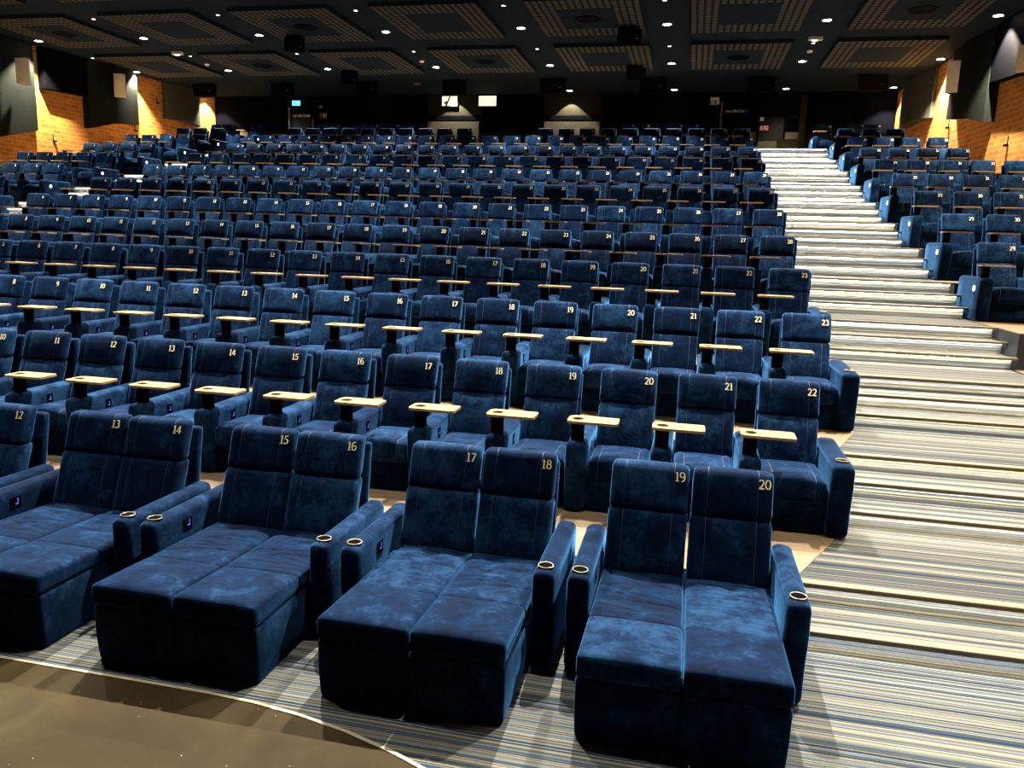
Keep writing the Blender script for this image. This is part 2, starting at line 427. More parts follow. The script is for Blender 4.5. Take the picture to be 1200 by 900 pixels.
def wrinkle(seed, q, x, y, amt):
    w = noise.noise(Vector((x*3.+seed*9.1, y*7.+seed*3.3, seed*1.7)))*.8
    sl = math.sin(seed*2.3)*2.2
    n1 = noise.noise(Vector((x*1.6+seed*4.7, y*11.+x*sl+seed, 3.3)))
    n2 = noise.noise(Vector((x*3.+seed*2.1, y*17.-x*sl*1.5, 7.7+seed)))
    cr = max(0, .13-abs(n1))/.13*1.3 + max(0, .09-abs(n2))/.09*.6
    fall = min(1, max(0, (y+1.0)/.25))            # creases gather towards the backrest
    return amt*(w-cr*(.25+.75*fall))
def seat_pair(deep, seed):
    """two joined seats between two arms; deep: long daybed with raised foot section"""
    root = empty('daybed' if deep else 'love_seat')
    P = .278; y0 = -1.515 if deep else -.80
    for s in (-1, 1):
        cx = s*P
        bm = bmesh.new(); hy = (.12-y0)/2; zt = .185 if deep else .15
        def fb(q):
            if q.z < 0: q.x -= math.copysign(.006, q.x); q.y += .012 if q.y < 0 else 0
            return q
        rbox(bm, (cx, (y0+.12)/2, zt), (P-.003, hy, zt-.004), .025, (2, 3, 2), fb); part('base', bm, M['velvet'], root)
        if deep:
            for nm, ya, yb, za, zb in (('footrest_cushion', -1.53, -.985, .505, .475), ('seat_cushion', -1.015, -.17, .476, .440)):
                hh = (yb-ya)/2
                def f(q, s=s, ya=ya, hh=hh, za=za, zb=zb, nm=nm):
                    t = (q.y+hh)/(2*hh); u = q.x/(P-.004)
                    yy = ya+hh+q.y
                    if q.z > 0:
                        e = (1-u**4)
                        q.z += (za+(zb-za)*t-.44) + .020*e*(1-(2*t-1)**6)
                        q.z += wrinkle(seed*2+s, q, q.x, yy, .013 if nm == 'seat_cushion' else .005)*e*(1-(2*t-1)**8)
                    return q
                bm = bmesh.new(); rbox(bm, (cx, ya+hh, .405), (P-.004, hh, .035), .03, (22, 64 if nm == 'seat_cushion' else 30, 2), f)
                part(nm, bm, M['velvet'], root)
        else:
            bm = bmesh.new(); rbox(bm, (cx, -.48, .38), (P-.006, .33, .085), .05, (3, 3, 2)); part('seat_cushion', bm, M['velvet'], root)
        for nm, mk in (('backrest', back_mesh(.270)), ('headrest', head_mesh(.266)), ('back_shell', shell_mesh(.262))):
            bmesh.ops.translate(mk, verts=mk.verts[:], vec=(cx, 0, 0))
            o = part(nm, mk, VV, root)
            if nm == 'headrest':
                n = D.objects.new('seat_number', num(1)); C.objects.link(n); n.parent = o
                n.location = (cx+.204, -.0165, 1.083); n.rotation_euler = (-math.atan(.45), 0, math.radians(4.5))
        a = part('armrest', arm_bm(s*.635, .073, -.905 if deep else -.80, .10, .655 if deep else .62, -.01), M['velvet'], root)
        cup(a, s*.635, (-.905 if deep else -.80)+.10, .668 if deep else .633)
        if s < 0 and deep:
            bm = bmesh.new(); box(bm, -.5605, -.558, -.60, -.50, .50, .59); part('control_pad', bm, M['black'], a, False)
            bm = bmesh.new(); box(bm, -.558, -.557, -.535, -.529, .54, .575); box(bm, -.558, -.557, -.555, -.53, .53, .538); part('lit_button', bm, M['btn'], a, False)
    return root
def copy_tree(o, parent=None):
    c = o.copy(); C.objects.link(c); c.parent = parent
    for ch in o.children: copy_tree(ch, c)
    return c
def set_numbers(root, nums):
    k = 0
    for ch in root.children:
        for g in ch.children:
            if g.name.startswith('seat_number'):
                if nums[k] is None: D.objects.remove(g)
                else: g.data = num(nums[k])
                k += 1

# ------------------------------------------------------------------ camera (position, yaw, pitch, roll, focal in px)
FPX, YAW, PITCH, ROLL = 915.007, .2168, .1802, .0327
CAM = Vector((-1.6361, -7.3032, 1.2996))
cy_, sy_, cp_, sp_ = math.cos(YAW), math.sin(YAW), math.cos(PITCH), math.sin(PITCH)
Fv = Vector((-sy_*cp_, cy_*cp_, -sp_)); Rv = Vector((cy_, sy_, 0)); Uv = Rv.cross(Fv)
c_, s_ = math.cos(ROLL), math.sin(ROLL)
R2, U2 = c_*Rv+s_*Uv, -s_*Rv+c_*Uv
cd = D.cameras.new('camera'); cam = D.objects.new('camera', cd); C.objects.link(cam)
cam.matrix_world = Matrix(((R2.x, U2.x, -Fv.x, CAM.x), (R2.y, U2.y, -Fv.y, CAM.y), (R2.z, U2.z, -Fv.z, CAM.z), (0, 0, 0, 1)))
cd.sensor_fit = 'HORIZONTAL'; cd.sensor_width = 36; cd.lens = FPX/1200*36; cd.clip_start = .05; cd.clip_end = 200
S.camera = cam
def px(x, y, z):
    d = Vector((x, y, z))-CAM; w = d.dot(Fv)
    return (600+FPX*d.dot(R2)/w, 450-FPX*d.dot(U2)/w) if w > .1 else (1e6, 1e6)

# ------------------------------------------------------------------ floors, platforms, stairs
F = {1: -1.33, 2: -1.0, 3: -.541, 4: -.084, 5: .379, 6: .888, 7: 1.411, 8: 1.916, 9: 2.435, 10: 2.954, 11: 3.482, 12: 4.0, 13: 4.56}
def nose(k): return -1.79 if k == 2 else .25+2*(k-3)
YB, ZC = 27.0, 7.52
def lwx(y): return -23.85-.075*(27.3-y)
def rwx(y): return 5.75+.06*(27.3-y)
YF = -12.
LX0, LX1, RX0, RX1 = -18.87, -16.60, .15, 2.43      # aisles

# lower carpeted floor and the brown stage floor inside its curved edge
cxx, cyy, rad = -4.2, -7.25, 3.6
arcp = [(cxx+rad*math.sin(math.radians(a)), cyy+rad*math.cos(math.radians(a))) for a in range(0, 96, 5)]
bm = bmesh.new()
prism(bm, [(-26.5, YF), (-26.5, cyy+rad)] + arcp + [(arcp[-1][0], YF)], -1.42, F[1]+.004)
tag(finish('floor', bm, M['brown']), kind='structure')
bm = bmesh.new(); box(bm, -27, 9, YF, 27.2, -1.5, F[1])
tag(finish('floor', bm, M['carpet_low']), kind='structure')
bm = bmesh.new()
path = [(-26., cyy+rad)] + arcp
for i in range(len(path)-1):
    a, b = Vector(path[i]), Vector(path[i+1]); t = (b-a).normalized(); n = Vector((-t.y, t.x))*.011
    prism(bm, [tuple(a-n), tuple(b-n), tuple(b+n), tuple(a+n)], F[1]-.01, F[1]+.009)
tag(finish('trim_1', bm, M['trim']), kind='structure')

# wooden seating platforms, one per row (riser faces dark)
for k in range(2, 14):
    y0 = nose(k); y1 = nose(k+1) if k < 13 else YB
    for (xa, xb) in (((lwx(y0)-.3), LX0), (LX1, RX0 if k > 3 else (-.22 if k == 3 else -.80)), (RX1, rwx(y0)+.3)):
        if k < 13 and xa == RX1 and k < 5: pass
        yy = y0
        if xa == RX1 and k == 5: yy = 3.55
        y1b = y1
        if xa == RX1 and k == 4: y1b = 3.55
        bm = bmesh.new(); box(bm, xa, xb, yy, y1b, -1.49, F[k]-.012); o = finish('platform', bm, M['blackcloth']); tag(o, kind='structure')
        bm = bmesh.new(); box(bm, xa, xb, yy, y1b, F[k]-.012, F[k]); p = finish('platform_boards', bm, M['floorwood'], o)
# stairs: two carpeted flights with wooden nosings and an LED strip under each nosing
def flight(xa, xb, ks):
    root = empty('aisle_stairs', (0, 0, 0)); tag(root, kind='structure')
    steps = []
    for k in ks:
        if k == 2:
            steps.append((-2.19, (F[1]+F[2])/2)); steps.append((-1.79, F[2]))
        else:
            d = (F[k]-F[k-1])/3
            steps += [(nose(k)-.76, F[k-1]+d), (nose(k)-.38, F[k-1]+2*d), (nose(k), F[k])]
    for i, (y, z) in enumerate(steps):
        y2 = steps[i+1][0]+.045 if i+1 < len(steps) else YB
        z_lo = (steps[i-1][1] if i else z-.17)-.05
        x1 = xb
        bm = bmesh.new(); box(bm, xa, x1-.05, y+.055, y2, z_lo, z-.002); finish('carpeted_step', bm, M['carpet'], root)
        bm = bmesh.new()
        def f(q): return q
        rbox(bm, ((xa+x1)/2, y+.030, z-.014), ((x1-xa)/2, .042, .019), .008, (1, 1, 1)); part('step_nosing', bm, M['nosing'], root)
        bm = bmesh.new(); box(bm, xa+.02, x1-.07, y+.012, y+.024, z-.0350, z-.0335); finish('led_strip', bm, M['led'], root)
    return root
flight(-.80, RX1, [2])
flight(-.22, RX1, [3])
flight(RX0, RX1, range(4, 14))
flight(LX0, LX1, range(2, 14))
# oak boards reaching diagonally over the carpeted landings beside the end seats
for k, xs in ((2, ((-.80, -1.73), (-.745, -1.73), (-.66, -1.54), (-.39, -.96), (-.22, -.55), (-.22, .24), (-.80, .24))), (3, ((-.22, .32), (-.175, .32), (-.10, .52), (.14, 1.18), (.15, 1.25), (.15, 2.24), (-.22, 2.24)))):
    bm = bmesh.new(); prism(bm, list(xs), F[k]-.001, F[k]+.003); tag(finish('platform_boards', bm, M['floorwood']), kind='structure')
# nosing continuing across the lowest wooden platform edge
bm = bmesh.new(); box(bm, LX1, -.80, -1.80, -1.74, F[2]-.03, F[2]+.004); tag(finish('trim_2', bm, M['nosing']), kind='structure')

# ------------------------------------------------------------------ walls, ceiling
def quadwall(name, p0, p1, z0, z1, th, mat):
    bm = bmesh.new(); (x0, y0), (x1, y1) = p0, p1
    t = Vector((x1-x0, y1-y0)).normalized(); n = Vector((-t.y, t.x))*th
    prism(bm, [(x0, y0), (x1, y1), (x1+n.x, y1+n.y), (x0+n.x, y0+n.y)], z0, z1)
    return tag(finish(name, bm, mat), kind='structure')
quadwall('wall_left', (lwx(YF), YF), (lwx(YB), YB), -1.5, ZC, .3, M['brick'])
quadwall('wall_right', (rwx(YB), YB), (rwx(YF), YF), -1.5, ZC, .3, M['brick'])
bm = bmesh.new(); box(bm, -26, 8, YB, YB+.25, -1.5, ZC); tag(finish('wall_back', bm, M['back']), kind='structure')
bm = bmesh.new(); box(bm, -28, 9.5, YF, YB+.3, ZC, ZC+.2); tag(finish('ceiling', bm, M['ceil']), kind='structure')
# near-black sheets paint the unlit back wall's shade, open at windows and lit bays
def bwall(name, x0, x1, z0, z1, th=.05, mat='upper', kind='structure', y=YB):
    bm = bmesh.new(); box(bm, x0, x1, y-th, y-.001, z0, z1); o = finish(name, bm, M[mat]); tag(o, kind=kind); return o
for x0, x1 in ((lwx(27)+.02, -20.05), (-18.85, -13.4), (-10.9, -8.2), (-5.7, .55), (1.75, rwx(27)-.02)):
    bwall('wall_shade_sheet', x0, x1, 5.95, ZC-.01)
bwall('wall_shade_sheet', -20.05, -18.85, 6.85, ZC-.01); bwall('wall_shade_sheet', .55, 1.75, 6.66, ZC-.01)
for x0, x1 in ((-13.3, -11.0), (-8.1, -5.75)):
    bwall('bay_panel', x0, x1, F[13], 6.36, .27, 'tan')
# ledges crossing the lit bays
for i, (x0, x1) in enumerate(((-13.38, -10.92), (-8.18, -5.72))):
    bm = bmesh.new(); rbox(bm, ((x0+x1)/2, YB-.09, 6.53), ((x1-x0)/2, .09, .10), .015); fixn(bm)
    tag(finish('trim_%d' % (3+i), bm, M['black']), kind='structure')
# booth windows
for i, (x0, x1, z0, z1) in enumerate(((-12.72, -12.02, 7.04, 7.45), (-11.06, -10.27, 7.03, 7.45))):
    r = empty('window_%d' % (i+1), (0, 0, 0)); tag(r, kind='structure')
    bm = bmesh.new(); box(bm, x0, x1, YB-.075, YB-.06, z0, z1); finish('lit_pane', bm, M['booth'], r)
    bm = bmesh.new()
    for (a, b, c, d) in ((x0-.04, x1+.04, z1, z1+.04), (x0-.04, x1+.04, z0-.04, z0), (x0-.04, x0, z0, z1), (x1, x1+.04, z0, z1)): box(bm, a, b, YB-.11, YB-.051, c, d)
    finish('window_frame', bm, M['black'], r)
# projector silhouette in the first booth window
r = empty('projector_arm', (-12.5, YB-.09, 7.04)); tag(r, 'dark jointed arm with a small bracket behind the left lit booth window', 'projector')
bm = bmesh.new(); hull(bm, [(-.07, -.02, 0), (.0, -.02, 0), (.17, -.02, .40), (.12, -.02, .40), (-.07, .01, 0), (.0, .01, 0), (.17, .01, .40), (.12, .01, .40)]); finish('arm', bm, M['black'], r)
bm = bmesh.new(); hull(bm, [(-.13, -.02, .10), (-.02, -.02, .08), (.04, -.02, .2), (-.12, -.02, .17), (-.13, .01, .10), (-.02, .01, .08), (.04, .01, .2), (-.12, .01, .17)]); finish('bracket', bm, M['post'], r)

# doors on the back wall
def door(n, x0, x1, z0, z1, mat, handle=True):
    r = empty('door_%d' % n, (x0, YB, z0)); tag(r, kind='structure'); w = x1-x0; h = z1-z0
    bm = bmesh.new(); box(bm, .03, w-.03, -.09, -.05, 0, h-.03); finish('door_leaf', bm, M[mat], r)
    bm = bmesh.new(); box(bm, -.04, .03, -.12, -.001, 0, h+.04); box(bm, w-.03, w+.04, -.12, -.001, 0, h+.04); box(bm, .03, w-.03, -.12, -.001, h-.03, h+.04); finish('door_frame', bm, M['black'], r)
    if handle:
        bm = bmesh.new(); cyl(bm, (w-.12, -.11, 1.0), .012, w-.2, w-.1, 8, axis='X'); finish('door_handle', bm, M['brass'], r)
    return r
door(1, -19.93, -18.95, F[13], 6.80, 'doorp'); d2 = door(2, .66, 1.66, F[13], 6.58, 'doorp')
bm = bmesh.new(); box(bm, .03, .95, -.105, -.09, 0, 1.06); finish('kick_panel', bm, M['tan'], d2)
door(3, -.72, .1, F[13], 6.95, 'upper', False)
# timber wainscot strip and posts
for i, (x0, x1, z1, m) in enumerate(((-22.6, -22.2, 5.95, 'tan'), (.1, .60, 5.97, 'tan'), (1.70, 2.28, 5.97, 'tan'), (2.42, 3.1, 5.95, 'back'))):
    bwall('wall_panel', x0, x1, F[13], z1, .055, m)
for i, (x, z1, m) in enumerate(((-20.03, 7.0, 'post'), (-18.86, 6.5, 'post'), (-.83, 7.15, 'post'), (2.33, 7.4, 'back'))):
    w = .12 if i == 3 else .03
    bm = bmesh.new(); rbox(bm, (x, YB-.10, (F[13]+z1)/2), (w, .05, (z1-F[13])/2), .01); fixn(bm); tag(finish('trim_%d' % (5+i), bm, M[m]), kind='structure')

# lettering (built from bars) for the two emergency-exit texts
BAR = {'K': [((0, 0), (0, 1)), ((.05, .45), (.5, 1)), ((.12, .5), (.52, 0))], 'U': [((0, 1), (0, .12)), ((0, .1), (.12, 0)), ((.12, 0), (.42, 0)), ((.42, 0), (.52, .1)), ((.52, .12), (.52, 1))],
 'N': [((0, 0), (0, 1)), ((0, 1), (.52, 0)), ((.52, 0), (.52, 1))], 'O': [((0, .15), (0, .85)), ((0, .85), (.14, 1)), ((.14, 1), (.4, 1)), ((.4, 1), (.54, .85)), ((.54, .85), (.54, .15)), ((.54, .15), (.4, 0)), ((.4, 0), (.14, 0)), ((.14, 0), (0, .15)), ((-.04, -.08), (.58, 1.08))],
 'D': [((0, 0), (0, 1)), ((0, 1), (.35, 1)), ((.35, 1), (.52, .8)), ((.52, .8), (.52, .2)), ((.52, .2), (.35, 0)), ((.35, 0), (0, 0))], 'T': [((0, 1), (.56, 1)), ((.28, 1), (.28, 0))],
 'G': [((.52, .85), (.38, 1)), ((.38, 1), (.14, 1)), ((.14, 1), (0, .85)), ((0, .85), (0, .15)), ((0, .15), (.14, 0)), ((.14, 0), (.4, 0)), ((.4, 0), (.54, .15)), ((.54, .15), (.54, .45)), ((.54, .45), (.3, .45))],
 'A': [((0, 0), (.27, 1)), ((.27, 1), (.54, 0)), ((.1, .35), (.44, .35))]}
def lettering(txt, x, z, h, y):
    root = empty('lettering', (0, 0, 0)); cx = x
    for ch in txt:
        if ch == ' ': cx += .45*h; continue
        bm = bmesh.new()
        for (a, b) in BAR[ch]:
            a, b = Vector(a)*h, Vector(b)*h; t = (b-a); t.normalize(); n = Vector((-t.y, t.x))*.07*h
            v = []
            for yy in (y, y-.008):
                for q in (a-n, b-n, b+n, a+n): v.append(bm.verts.new((cx+q.x, yy, z+q.y)))
            for f in ((0, 1, 2, 3), (7, 6, 5, 4), (0, 4, 5, 1), (1, 5, 6, 2), (2, 6, 7, 3), (3, 7, 4, 0)): bm.faces.new([v[i] for i in f])
        cx += .80*h
        fixn(bm); finish('letter', bm, M['white'], root)
    return root
tag(lettering('KUN NODUTGANG', -19.83, 6.60, .085, YB-.092), 'small pale KUN NØDUTGANG lettering across the top of the left back door', 'lettering', 'emergency exit lettering')
tag(lettering('KUN NODUTGANG', -.66, 6.74, .085, YB-.092), 'small pale KUN NØDUTGANG lettering on the dark wall left of the grey door', 'lettering', 'emergency exit lettering')

def sign(name, x0, x1, z0, z1, y, face, label, cat, marks=()):
    r = empty(name, (x0, y, z0)); tag(r, label, cat); w, h = x1-x0, z1-z0
    bm = bmesh.new(); rbox(bm, (w/2, 0, h/2), (w/2, .02, h/2), .006); part('housing', bm, M['white'], r)
    bm = bmesh.new(); box(bm, .02*w, .98*w, -.026, -.019, .03*h, .97*h); finish('sign_face', bm, M[face], r)
    for i, (a, b, c, d, m) in enumerate(marks):
        bm = bmesh.new(); box(bm, a*w, b*w, -.030-.001*i, -.024, c*h, d*h); finish('pictogram', bm, M[m], r)
    return r
r = sign('exit_sign', -19.86, -19.45, 7.08, 7.30, YB-.12, 'blue', 'glowing blue exit sign hanging above the left back door', 'sign', ((.2, .45, .3, .7, 'white'), (.6, .8, .3, .7, 'white')))
bm = bmesh.new(); cyl(bm, (.05, 0), .006, -.35, 0, 8); cyl(bm, (.2, 0), .008, .2, ZC-7.08-.002, 8); finish('suspension_rod', bm, M['black'], r)
sign('exit_sign', -1.30, -.95, 7.04, 7.32, YB-.10, 'white', 'small unlit green and cream exit sign on the dark wall above the thin timber strip', 'sign', ((.05, .95, .06, .55, 'green'), (.15, .3, .15, .45, 'white'), (.4, .5, .15, .45, 'white'), (.72, .93, .1, .62, 'white')))
sign('fire_sign', -18.5, -18.2, 6.56, 6.75, YB-.08, 'red', 'small dim red fire sign right of the left back door', 'sign', ((.05, .35, .1, .9, 'tan'), (.55, .75, .2, .8, 'white')))
sign('wall_notice', -18.55, -18.43, 6.98, 7.1, YB-.08, 'tan', 'tiny cream notice above the dim red fire sign', 'notice')
sign('fire_sign', .71, 1.04, 6.04, 6.22, YB-.115, 'red', 'bright red fire extinguisher sign on the grey back door', 'sign', ((.05, .33, .1, .9, 'white'), (.5, .75, .25, .8, 'white')))
sign('wall_notice', .70, .84, 6.40, 6.54, YB-.115, 'white', 'small square white notice at the top of the grey back door', 'notice')
for i, x in enumerate((1.87, 2.03)):
    bm = bmesh.new(); cyl(bm, (x, 0, 6.56), .065, YB-.075, YB-.05, 18, axis='Y'); fixn(bm)
    tag(finish('wall_dial', bm, M['doorp']), ('left' if i == 0 else 'right')+' one of two round grey wall discs beside the grey back door', 'wall disc', 'round wall discs')
# low cabinet at the head of the right stairs
r = empty('low_cabinet', (1.33, 25.6, F[13])); tag(r, 'pale tan low cabinet standing at the top of the right aisle stairs', 'cabinet')
bm = bmesh.new(); rbox(bm, (.38, .2, .49), (.38, .2, .49), .01); part('body', bm, M['tan'], r, False)
bm = bmesh.new(); box(bm, .02, .74, -.018, .0, .04, .95); dd = finish('cabinet_door', bm, M['tan'], r)
bm = bmesh.new(); cyl(bm, (.07, 0, .72), .014, -.035, -.018, 10, axis='Y'); finish('knob', bm, M['black'], dd)

# ------------------------------------------------------------------ side wall acoustic panels and speakers
def acoustic(side, pts, bow, label, off=.42, mat='panel'):
    """pts: (Y, z) outline corner list going round; extruded from wall surface out to a bowed front"""
    wx = lwx if side == 'L' else rwx; sg = 1 if side == 'L' else -1
    ys = [p[0] for p in pts]; ya, yb = min(ys), max(ys)
    bot = sorted([p for p in pts if p[1] < 6.3]); top = max(p[1] for p in pts)
    def zb(y):
        for (y0, z0), (y1, z1) in zip(bot[:-1], bot[1:]):
            if y0 <= y <= y1: return z0+(z1-z0)*(y-y0)/(y1-y0)
        return bot[-1][1] if y > bot[-1][0] else bot[0][1]
    n = 14; bm = bmesh.new(); rows = []
    for i in range(n+1):
        t = i/n; y = ya+(yb-ya)*t; o = off-bow*(2*t-1)**2
        z0 = zb(y); zt = min(top, ZC-.012)
        rows.append([bm.verts.new((wx(y)+sg*.004, y, z0)), bm.verts.new((wx(y)+sg*o, y, z0)), bm.verts.new((wx(y)+sg*o, y, zt)), bm.verts.new((wx(y)+sg*.004, y, zt))])
    for a, b in zip(rows[:-1], rows[1:]):
        for k in range(4): bm.faces.new((a[k], a[(k+1) % 4], b[(k+1) % 4], b[k]))
    bm.faces.new(rows[0]); bm.faces.new(rows[-1][::-1]); fixn(bm)
    o = finish('acoustic_panel', bm, M[mat])
    return tag(o, label, 'acoustic panel', 'wall acoustic panels')
acoustic('L', [(9.2, 3.0), (17.0, 4.62), (14.6, 4.0), (9.2, 7.5), (17.0, 7.5)], .2, 'large dark grey acoustic panel at the far left edge, nearest the front')
acoustic('L', [(17.35, 6.10), (19.2, 6.16), (17.35, 7.5), (19.2, 7.5)], .02, 'short black acoustic box high on the left brick wall', .32, 'black')
acoustic('L', [(19.25, 5.02), (20.5, 5.40), (21.75, 5.50), (19.25, 7.5), (21.75, 7.5)], .12, 'tall dark acoustic panel behind the pale left wall speaker')
acoustic('L', [(23.5, 6.02), (24.1, 6.06), (25.75, 5.98), (23.5, 7.5), (25.75, 7.5)], .3, 'curved grey acoustic panel nearest the back on the left wall', mat='panel_lit')
acoustic('R', [(22.7, 5.88), (23.3, 5.93), (26.0, 5.88), (22.7, 7.5), (26.0, 7.5)], .3, 'curved grey acoustic panel nearest the back on the right wall', mat='panel_lit')
acoustic('R', [(17.7, 5.0), (18.6, 5.22), (20.6, 5.5), (17.7, 7.5), (20.6, 7.5)], .12, 'tall dark acoustic panel behind the pale right wall speaker')
acoustic('R', [(12.0, 5.6), (14.8, 5.84), (17.6, 6.02), (12, 7.5), (17.6, 7.5)], .02, 'wide black acoustic box high on the right brick wall', .32, 'black')
def wall_speaker(side, yc, z0, z1, out, w, label):
    wx = lwx if side == 'L' else rwx; sg = 1 if side == 'L' else -1
    x = wx(yc)+sg*out
    r = empty('wall_speaker', (x, yc, z0)); tag(r, label, 'speaker', 'side wall speakers'); h = z1-z0
    r.rotation_euler = (0, 0, math.radians(28 if side == 'L' else -28))
    # cabinet faces the audience and the front (-y), back toward wall bracket
    bm = bmesh.new(); hull(bm, [(-w/2, -.02, 0), (w/2, -.02, 0), (w/2*.7, .26, .02), (-w/2*.7, .26, .02), (-w/2, -.02, h), (w/2, -.02, h), (w/2*.7, .26, h-.02), (-w/2*.7, .26, h-.02)]); finish('cabinet', bm, M['black'], r)
    def f(q): q.y -= .03*(1-(q.x/(w/2))**2) if q.y < 0 else 0; return q
    bm = bmesh.new(); rbox(bm, (0, -.03, h/2), (w/2-.005, .012, h/2-.005), .008, (5, 1, 2), f); g = part('grille', bm, M['spk'], r)
    bm = bmesh.new(); rbox(bm, (0, -.074, .06), (.02, .004, .02), .003); part('badge', bm, M['white'], g)
    bm = bmesh.new(); box(bm, -.04, .04, .26, .26+max(.05, out-.66), h*.45, h*.6); finish('wall_bracket', bm, M['black'], r)
wall_speaker('L', 15.95, 5.97, 6.79, .84, .42, 'pale grey speaker on the large dark panel at the far left edge')
wall_speaker('L', 20.2, 6.28, 7.16, .84, .42, 'pale grey speaker on the second dark panel along the left brick wall')
wall_speaker('R', 18.8, 5.97, 6.85, .84, .34, 'pale grey speaker hanging before the tall dark panel on the right wall')
wall_speaker('R', 14.25, 5.60, 6.22, .84, .34, 'pale speaker just showing at the right edge of the picture')
for i, (s, y, z, lab) in enumerate((('L', 17.84, 4.38, 'tiny dark hook on the left brick wall nearest the front'), ('L', 23.19, 6.62, 'tiny dark hook on the left brick wall inside the bright pool of light'), ('L', 21.85, 5.3, 'tiny dark hook on the left brick wall below the pale speaker panel'),
        ('R', 22.76, 6.55, 'tiny dark hook on the right brick wall inside the bright pool of light'), ('R', 21.15, 5.35, 'tiny dark hook low on the right brick wall beside the tall dark panel'), ('R', 16.67, 4.26, 'tiny dark hook on the right brick wall nearest the front'))):
    x = (lwx if s == 'L' else rwx)(y); sg = 1 if s == 'L' else -1
    bm = bmesh.new(); box(bm, min(x, x+sg*.10), max(x, x+sg*.10), y-.05, y+.05, z-.04, z+.01); box(bm, min(x+sg*.02, x+sg*.04), max(x+sg*.02, x+sg*.04), y-.06, y-.04, z+.01, z+.22)
    tag(finish('wall_hook', bm, M['black']), lab, 'hook', 'wall hooks')

# ------------------------------------------------------------------ ceiling panels, lamps, hanging boxes
GX = [-21.8, -17.6, -13.35, -9.1, -4.85, -.6, 3.65]
ORD = ['first', 'second', 'third', 'fourth', 'fifth', 'sixth', 'seventh', 'eighth', 'ninth', 'tenth', 'eleventh', 'twelfth', 'thirteenth']
RB = [('back', 20.4), ('middle', 15.55), ('front', 10.75)]
proto = None
for ri, (rn, y) in enumerate(RB):
    for ci, x in enumerate(GX):
        if proto is None:
            bm = bmesh.new(); rbox(bm, (0, 0, 0), (W_P/2, H_P/2, .055), .008, (1, 1, 1)); fixn(bm); proto = finish('ceiling_panel', bm, M['tile']); p = proto
        else: p = proto.copy(); C.objects.link(p)
        p.location = (x, y, ZC-.058)
        rd = (ri+ci) % 2 == 1
        tag(p, 'dark square perforated ceiling panel, %s from the left in the %s row%s' % (ORD[ci], rn, ', around a round vent' if rd else ''), 'ceiling panel', 'perforated ceiling panels')
        if rd:
            r = empty('ceiling_vent', (x, y, ZC-.116)); tag(r, 'round dark swirl vent in the %s ceiling panel of the %s row' % (ORD[ci], rn), 'vent', 'round ceiling vents')
            bm = bmesh.new(); ring(bm, (0, 0), .36, .30, -.012, .0, 30); part('rim', bm, M['black'], r)
            bm = bmesh.new()
            for a in range(12):
                t = a*math.pi/6; c0, s0 = math.cos(t), math.sin(t)
                hull(bm, [(c0*.06-s0*.03, s0*.06+c0*.03, -.004), (c0*.06+s0*.03, s0*.06-c0*.03, -.010), (c0*.3-s0*.05, s0*.3+c0*.05, -.004), (c0*.3+s0*.05, s0*.3-c0*.05, -.012), (c0*.3, s0*.3, -.001)])
            finish('vanes', bm, M['black'], r)
LXS = [-23.85, -19.75, -15.55, -11.25, -7.0, -2.75, 1.53, 5.75]
LYS = [26.25, 21.6, 16.7, 11.9, 7.1, 2.4, -2.4]  # frontmost row is fill added without fixtures, to lift the dark front faces
lampsP = None
def lamp_proto(r0, lens, nm):
    r = empty(nm)
    bm = bmesh.new(); ring(bm, (0, 0), r0*1.35, r0*.95, -.014, .0, 26); part('trim_ring', bm, M['doorp'], r)
    bm = bmesh.new(); cyl(bm, (0, 0), r0*.97, -.009, -.002, 26, r2=r0*.9); part('lens', bm, M[lens], r, False)
    return r
def spot(x, y, z, e, ang=math.radians(60), col=(1., .95, .86), blend=1., rad=.05, tilt=(0, 0)):
    l = D.lights.new('spot_beam', 'SPOT'); l.energy = e; l.spot_size = ang; l.spot_blend = blend; l.color = col; l.shadow_soft_size = rad
    o = D.objects.new('spot_beam', l); C.objects.link(o); o.location = (x, y, z); o.rotation_euler = (tilt[0], tilt[1], 0)
    return o
big = lamp_proto(.125, 'lens', 'downlight'); first = True
rowname = ['backmost', 'second', 'third', 'fourth', 'fifth', 'sixth', 'seventh']
for yi, y in enumerate(LYS):
    for xi, x in enumerate(LXS):
        if xi == 0 and y > 26: x = -23.55
        if xi == 7 and y > 26: x = 5.42
        if xi == 3 and y > 26: x = -12.05
        hidden = False
        if y < 12:
            pass                       # above the frame: only the beam is needed
        else:
            o = big if first else copy_tree(big); first = False
            o.location = (x, y, ZC-.001)
            tag(o, 'round white downlight, %s from the left in the %s row of big ceiling lamps' % (ORD[xi], rowname[yi]), 'downlight', 'round ceiling downlights')
        e = 1700
        if y > 26: e = {0: 520, 3: 520, 4: 520, 7: 520}.get(xi, 200)
        if y > 26 and xi in (3, 4): spot(-12.05 if xi == 3 else x, 26.63, ZC-.03, e, math.radians(88), blend=.12, rad=.02); continue
        if xi in (0, 7): spot(x, y, ZC-.03, e*(1.9 if y > 12 else (1.2 if y > 0 else .6)), math.radians(94), col=(1., .83, .6), blend=.5, rad=.03)
        else:
            k, an, ti = {11.9: (1.7, 96, -14), 7.1: (1.9, 98, -15), 2.4: (3.3, 86, -22), -2.4: (.5, 66, 0)}.get(y, (1.7, 94, -12))
            spot(x, y, ZC-.03, e*k, math.radians(an), tilt=(math.radians(ti), 0))
sm = lamp_proto(.055, 'lens_s', 'small_downlight'); first = True
